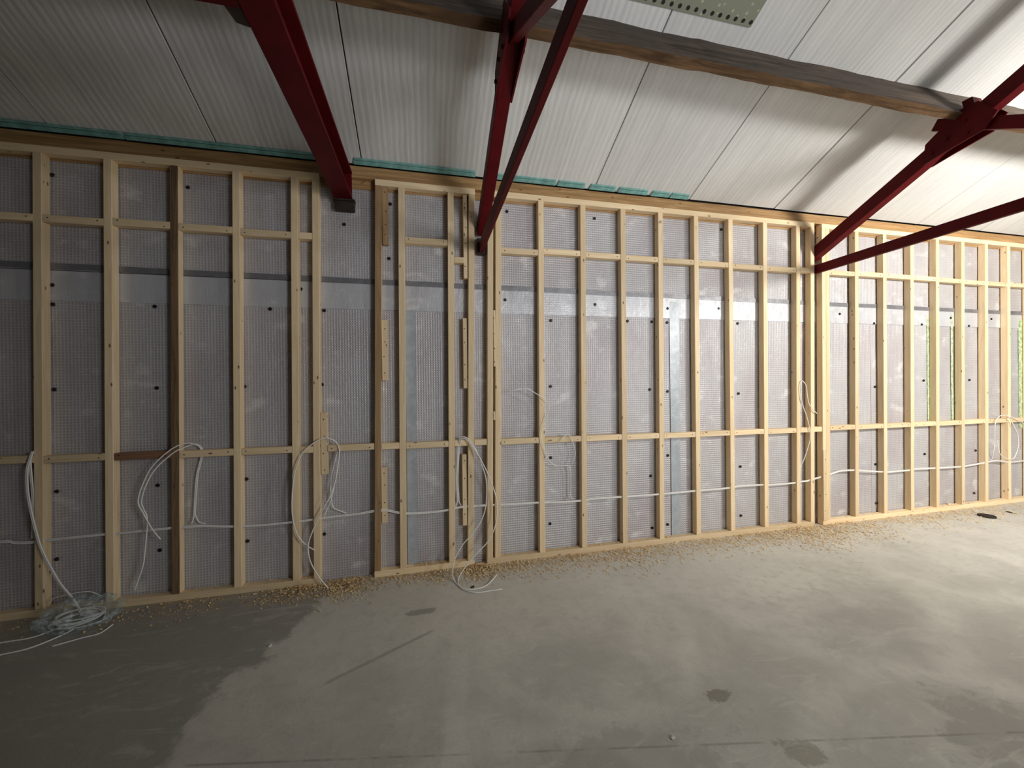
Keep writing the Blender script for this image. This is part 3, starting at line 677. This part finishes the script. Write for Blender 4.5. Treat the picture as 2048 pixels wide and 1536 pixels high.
L0 = [(-2.62, 0.53), (-2.60, 0.80), (-2.60, 1.06), (-2.569, 1.127), (-2.588, 1.019), (-2.585, 0.866), (-2.563, 0.721), (-2.538, 0.6), (-2.506, 0.478), (-2.452, 0.344), (-2.398, 0.234), (-2.336, 0.14), (-2.298, 0.07)]
for k, lab in enumerate(('white cable dropping to the floor coil at the left, left strand', 'white cable dropping to the floor coil at the left, right strand')):
    cable('hanging_cable', [(x + 0.011 * k - 0.01, y - 0.004 * (k % 2), z) for (x, y, z) in lift(L0, [(0, 0.03), (0.2, -0.01), (0.3, -0.035), (1, -0.07)])] + [(-2.26 + 0.011 * k, -0.11, 0.03)], lab, 'hanging cables')
cable('floor_cable', [(-3.0, -0.36, 0.006), (-2.75, -0.33, 0.006), (-2.542, -0.282, 0.006), (-2.407, -0.268, 0.006), (-2.336, -0.225, 0.012), (-2.30, -0.19, 0.02)], 'white cable on the floor leading into the coil, the one nearer the wall')
cable('floor_cable', [(-2.9, -0.50, 0.006), (-2.6, -0.45, 0.006), (-2.428, -0.416, 0.006), (-2.315, -0.383, 0.006), (-2.229, -0.288, 0.01), (-2.2, -0.25, 0.02)], 'white cable on the floor leading into the coil, the one farther from the wall')
cable('cable_offcut', [(-2.49, -0.03, 0.10), (-2.46, -0.035, 0.135), (-2.36, -0.035, 0.152), (-2.27, -0.03, 0.15), (-2.21, -0.02, 0.11)], 'thin white cable end arching over the bottom plate above the coil', r=0.003)
cable('cable_offcut', [(-2.20, -0.395, 0.005), (-2.093, -0.345, 0.005), (-2.017, -0.318, 0.006), (-1.988, -0.255, 0.02)], 'short white cable end curving on the floor in front of the coil', r=0.004)
# coil wrapped in film
pts = []
for i in range(5 * 22 + 1):
    a = 2 * math.pi * i / 22; q = 0.09 + 0.05 * noise.noise(Vector((i * 0.06, 1, 1)))
    pts.append(Vector((q * 1.35 * math.cos(a), q * math.sin(a), 0.012 + 0.05 * i / 110 + 0.012 * math.sin(a * 0.7))))
me = tube_mesh(pts, 0.0045, 6)
tag(link('cable_coil', me, 'cable', None, (-2.235, -0.145, 0.0)), 'loose coil of white cable on the floor inside clear film at lower left', 'cable coil')
bm = bmesh.new(); bmesh.ops.create_icosphere(bm, subdivisions=4, radius=1.0)
for v in bm.verts:
    p = v.co.copy(); n = 1 + 0.30 * noise.noise(p * 2.2) + 0.20 * noise.noise(p * 5.5 + Vector((3, 1, 2))) + 0.08 * noise.noise(p * 12)
    v.co = Vector((p.x * 0.205 * n, p.y * 0.15 * n, max(p.z * 0.098 * n + 0.07, 0.002)))
me = bpy.data.meshes.new('film'); bm.to_mesh(me); bm.free()
tag(link('plastic_bag', me, 'film', None, (-2.225, -0.165, 0.0)), 'crumpled clear plastic film wrapped round the cable coil on the floor', 'plastic bag')

# ------------------------------------------------------------------ shavings and bits on the floor
vs_, fs = [], []
def flake(x, y, z, s):
    a = random.uniform(0, 6.28); tl = random.uniform(-0.7, 0.7); d = Vector((math.cos(a), math.sin(a), tl * 0.6)) * s
    q = Vector((-math.sin(a), math.cos(a), random.uniform(-0.5, 0.5))) * s * random.uniform(0.35, 0.8)
    c0 = Vector((x, y, z + s * 0.55)); b = len(vs_); lift_ = Vector((0, 0, s * random.uniform(0.1, 0.6)))
    for v in (c0 - d - q, c0 - q + lift_, c0 + d - q, c0 + d + q, c0 + q + lift_, c0 - d + q): vs_.append((v.x, v.y, max(v.z, z + 0.0008)))
    fs.append((b, b + 1, b + 4, b + 5)); fs.append((b + 1, b + 2, b + 3, b + 4))
HEAPS = [(-0.95, 0.22, 420, 0.10), (-0.60, 0.17, 700, 0.13), (-0.25, 0.2, 140, 0.07), (0.10, 0.2, 260, 0.09), (0.42, 0.14, 620, 0.10), (0.75, 0.25, 260, 0.12), (1.2, 0.35, 380, 0.14),
         (1.8, 0.35, 420, 0.18), (2.5, 0.5, 340, 0.16), (3.2, 0.4, 420, 0.16), (3.75, 0.35, 700, 0.22), (4.3, 0.4, 500, 0.22), (5.2, 0.6, 320, 0.2), (6.2, 0.7, 380, 0.2), (-1.7, 0.5, 160, 0.12), (-2.4, 0.5, 90, 0.12)]
for (cx, sx, n, sy) in HEAPS:
    for i in range(int(n * 1.6)):
        x = random.gauss(cx, sx * 0.6); y = -abs(random.gauss(0, sy)) - 0.008
        if -0.80 < x < -0.44 or 0.40 < x < 0.49: y += random.choice((0, 0.05))
        pile = 0.030 * math.exp(-((x - cx) / (0.6 * sx)) ** 2 - ((y + 0.05) / 0.07) ** 2) * min(1, n / 600)
        flake(x, y, random.uniform(0, 1) * pile, random.uniform(0.003, 0.0085))
for i in range(900):                    # on the sole plates
    x = random.choice((random.uniform(-2.6, -0.9), random.uniform(-0.1, 0.18), random.uniform(0.65, 3.9), random.uniform(1.0, 2.3), random.uniform(4.2, 7.4)))
    flake(x, random.uniform(0.004, 0.06), PL + 0.0005, random.uniform(0.0025, 0.006))
me = bpy.data.meshes.new('shavings'); me.from_pydata(vs_, [], fs); me.update()
tag(link('wood_shavings', me, 'shavings'), 'scattered pale wood shavings and sawdust along the foot of the frames', 'wood shavings', None, 'stuff')

def chip(name, x, y, rz, L, Wd, H, mat, label, cat):
    bm = bmesh.new(); bmesh.ops.create_cube(bm, size=1.0)
    for v in bm.verts:
        v.co = Vector((v.co.x * L * (1 if v.co.y > 0 else 0.8), v.co.y * Wd * (1 if v.co.x > 0 else 0.65), (v.co.z + 0.5) * H * (1 if v.co.x > 0 else 0.6)))
    bmesh.ops.bevel(bm, geom=bm.edges[:], offset=min(L, Wd, H) * 0.18, segments=1, affect='EDGES')
    me = bpy.data.meshes.new(name); bm.to_mesh(me); bm.free()
    o = link(name, me, mat, None, (x, y, 0.0005)); o.rotation_euler = (0, 0, rz); tag(o, label, cat)
chip('dark_chip', 0.334, -0.335, 0.3, 0.032, 0.018, 0.010, 'dark_block', 'tiny dark chip on the floor inside the curled cable ends', 'debris')
chip('plaster_chip', -0.919, -0.702, 0.9, 0.022, 0.014, 0.010, 'whitechip', 'small white chip on the floor at the edge of the dark area', 'debris')
chip('plaster_chip', 1.03, -1.78, 0.2, 0.02, 0.013, 0.009, 'whitechip', 'small white chip on the floor near the bottom edge of the picture', 'debris')
chip('dark_chip', 6.505, -0.231, 1.2, 0.08, 0.03, 0.008, 'drain', 'small dark sliver on the floor right of the round cover', 'debris')
chip('timber_offcut', 6.02, 0.032, 0.4, 0.07, 0.03, 0.02, 'pine_x', 'pale timber offcut lying on the sole plate of the right frame', 'offcut')
bpy.data.objects['timber_offcut'].location.z = PL + 0.001
t = root('floor_cover', (6.085, -0.245, 0), 'dark round cover lying on the floor at the far right', 'floor cover')
bm = bmesh.new(); bmesh.ops.create_cone(bm, cap_ends=True, segments=28, radius1=0.072, radius2=0.066, depth=0.010)
me = bpy.data.meshes.new('disc'); bm.to_mesh(me); bm.free(); link('disc', me, 'drain', t, (0, 0, 0.006))
ring = [Vector((0.066 * math.cos(a), 0.066 * math.sin(a), 0.012)) for a in [2 * math.pi * i / 28 for i in range(29)]]
link('rim', tube_mesh(ring, 0.005, 6), 'drain', t)
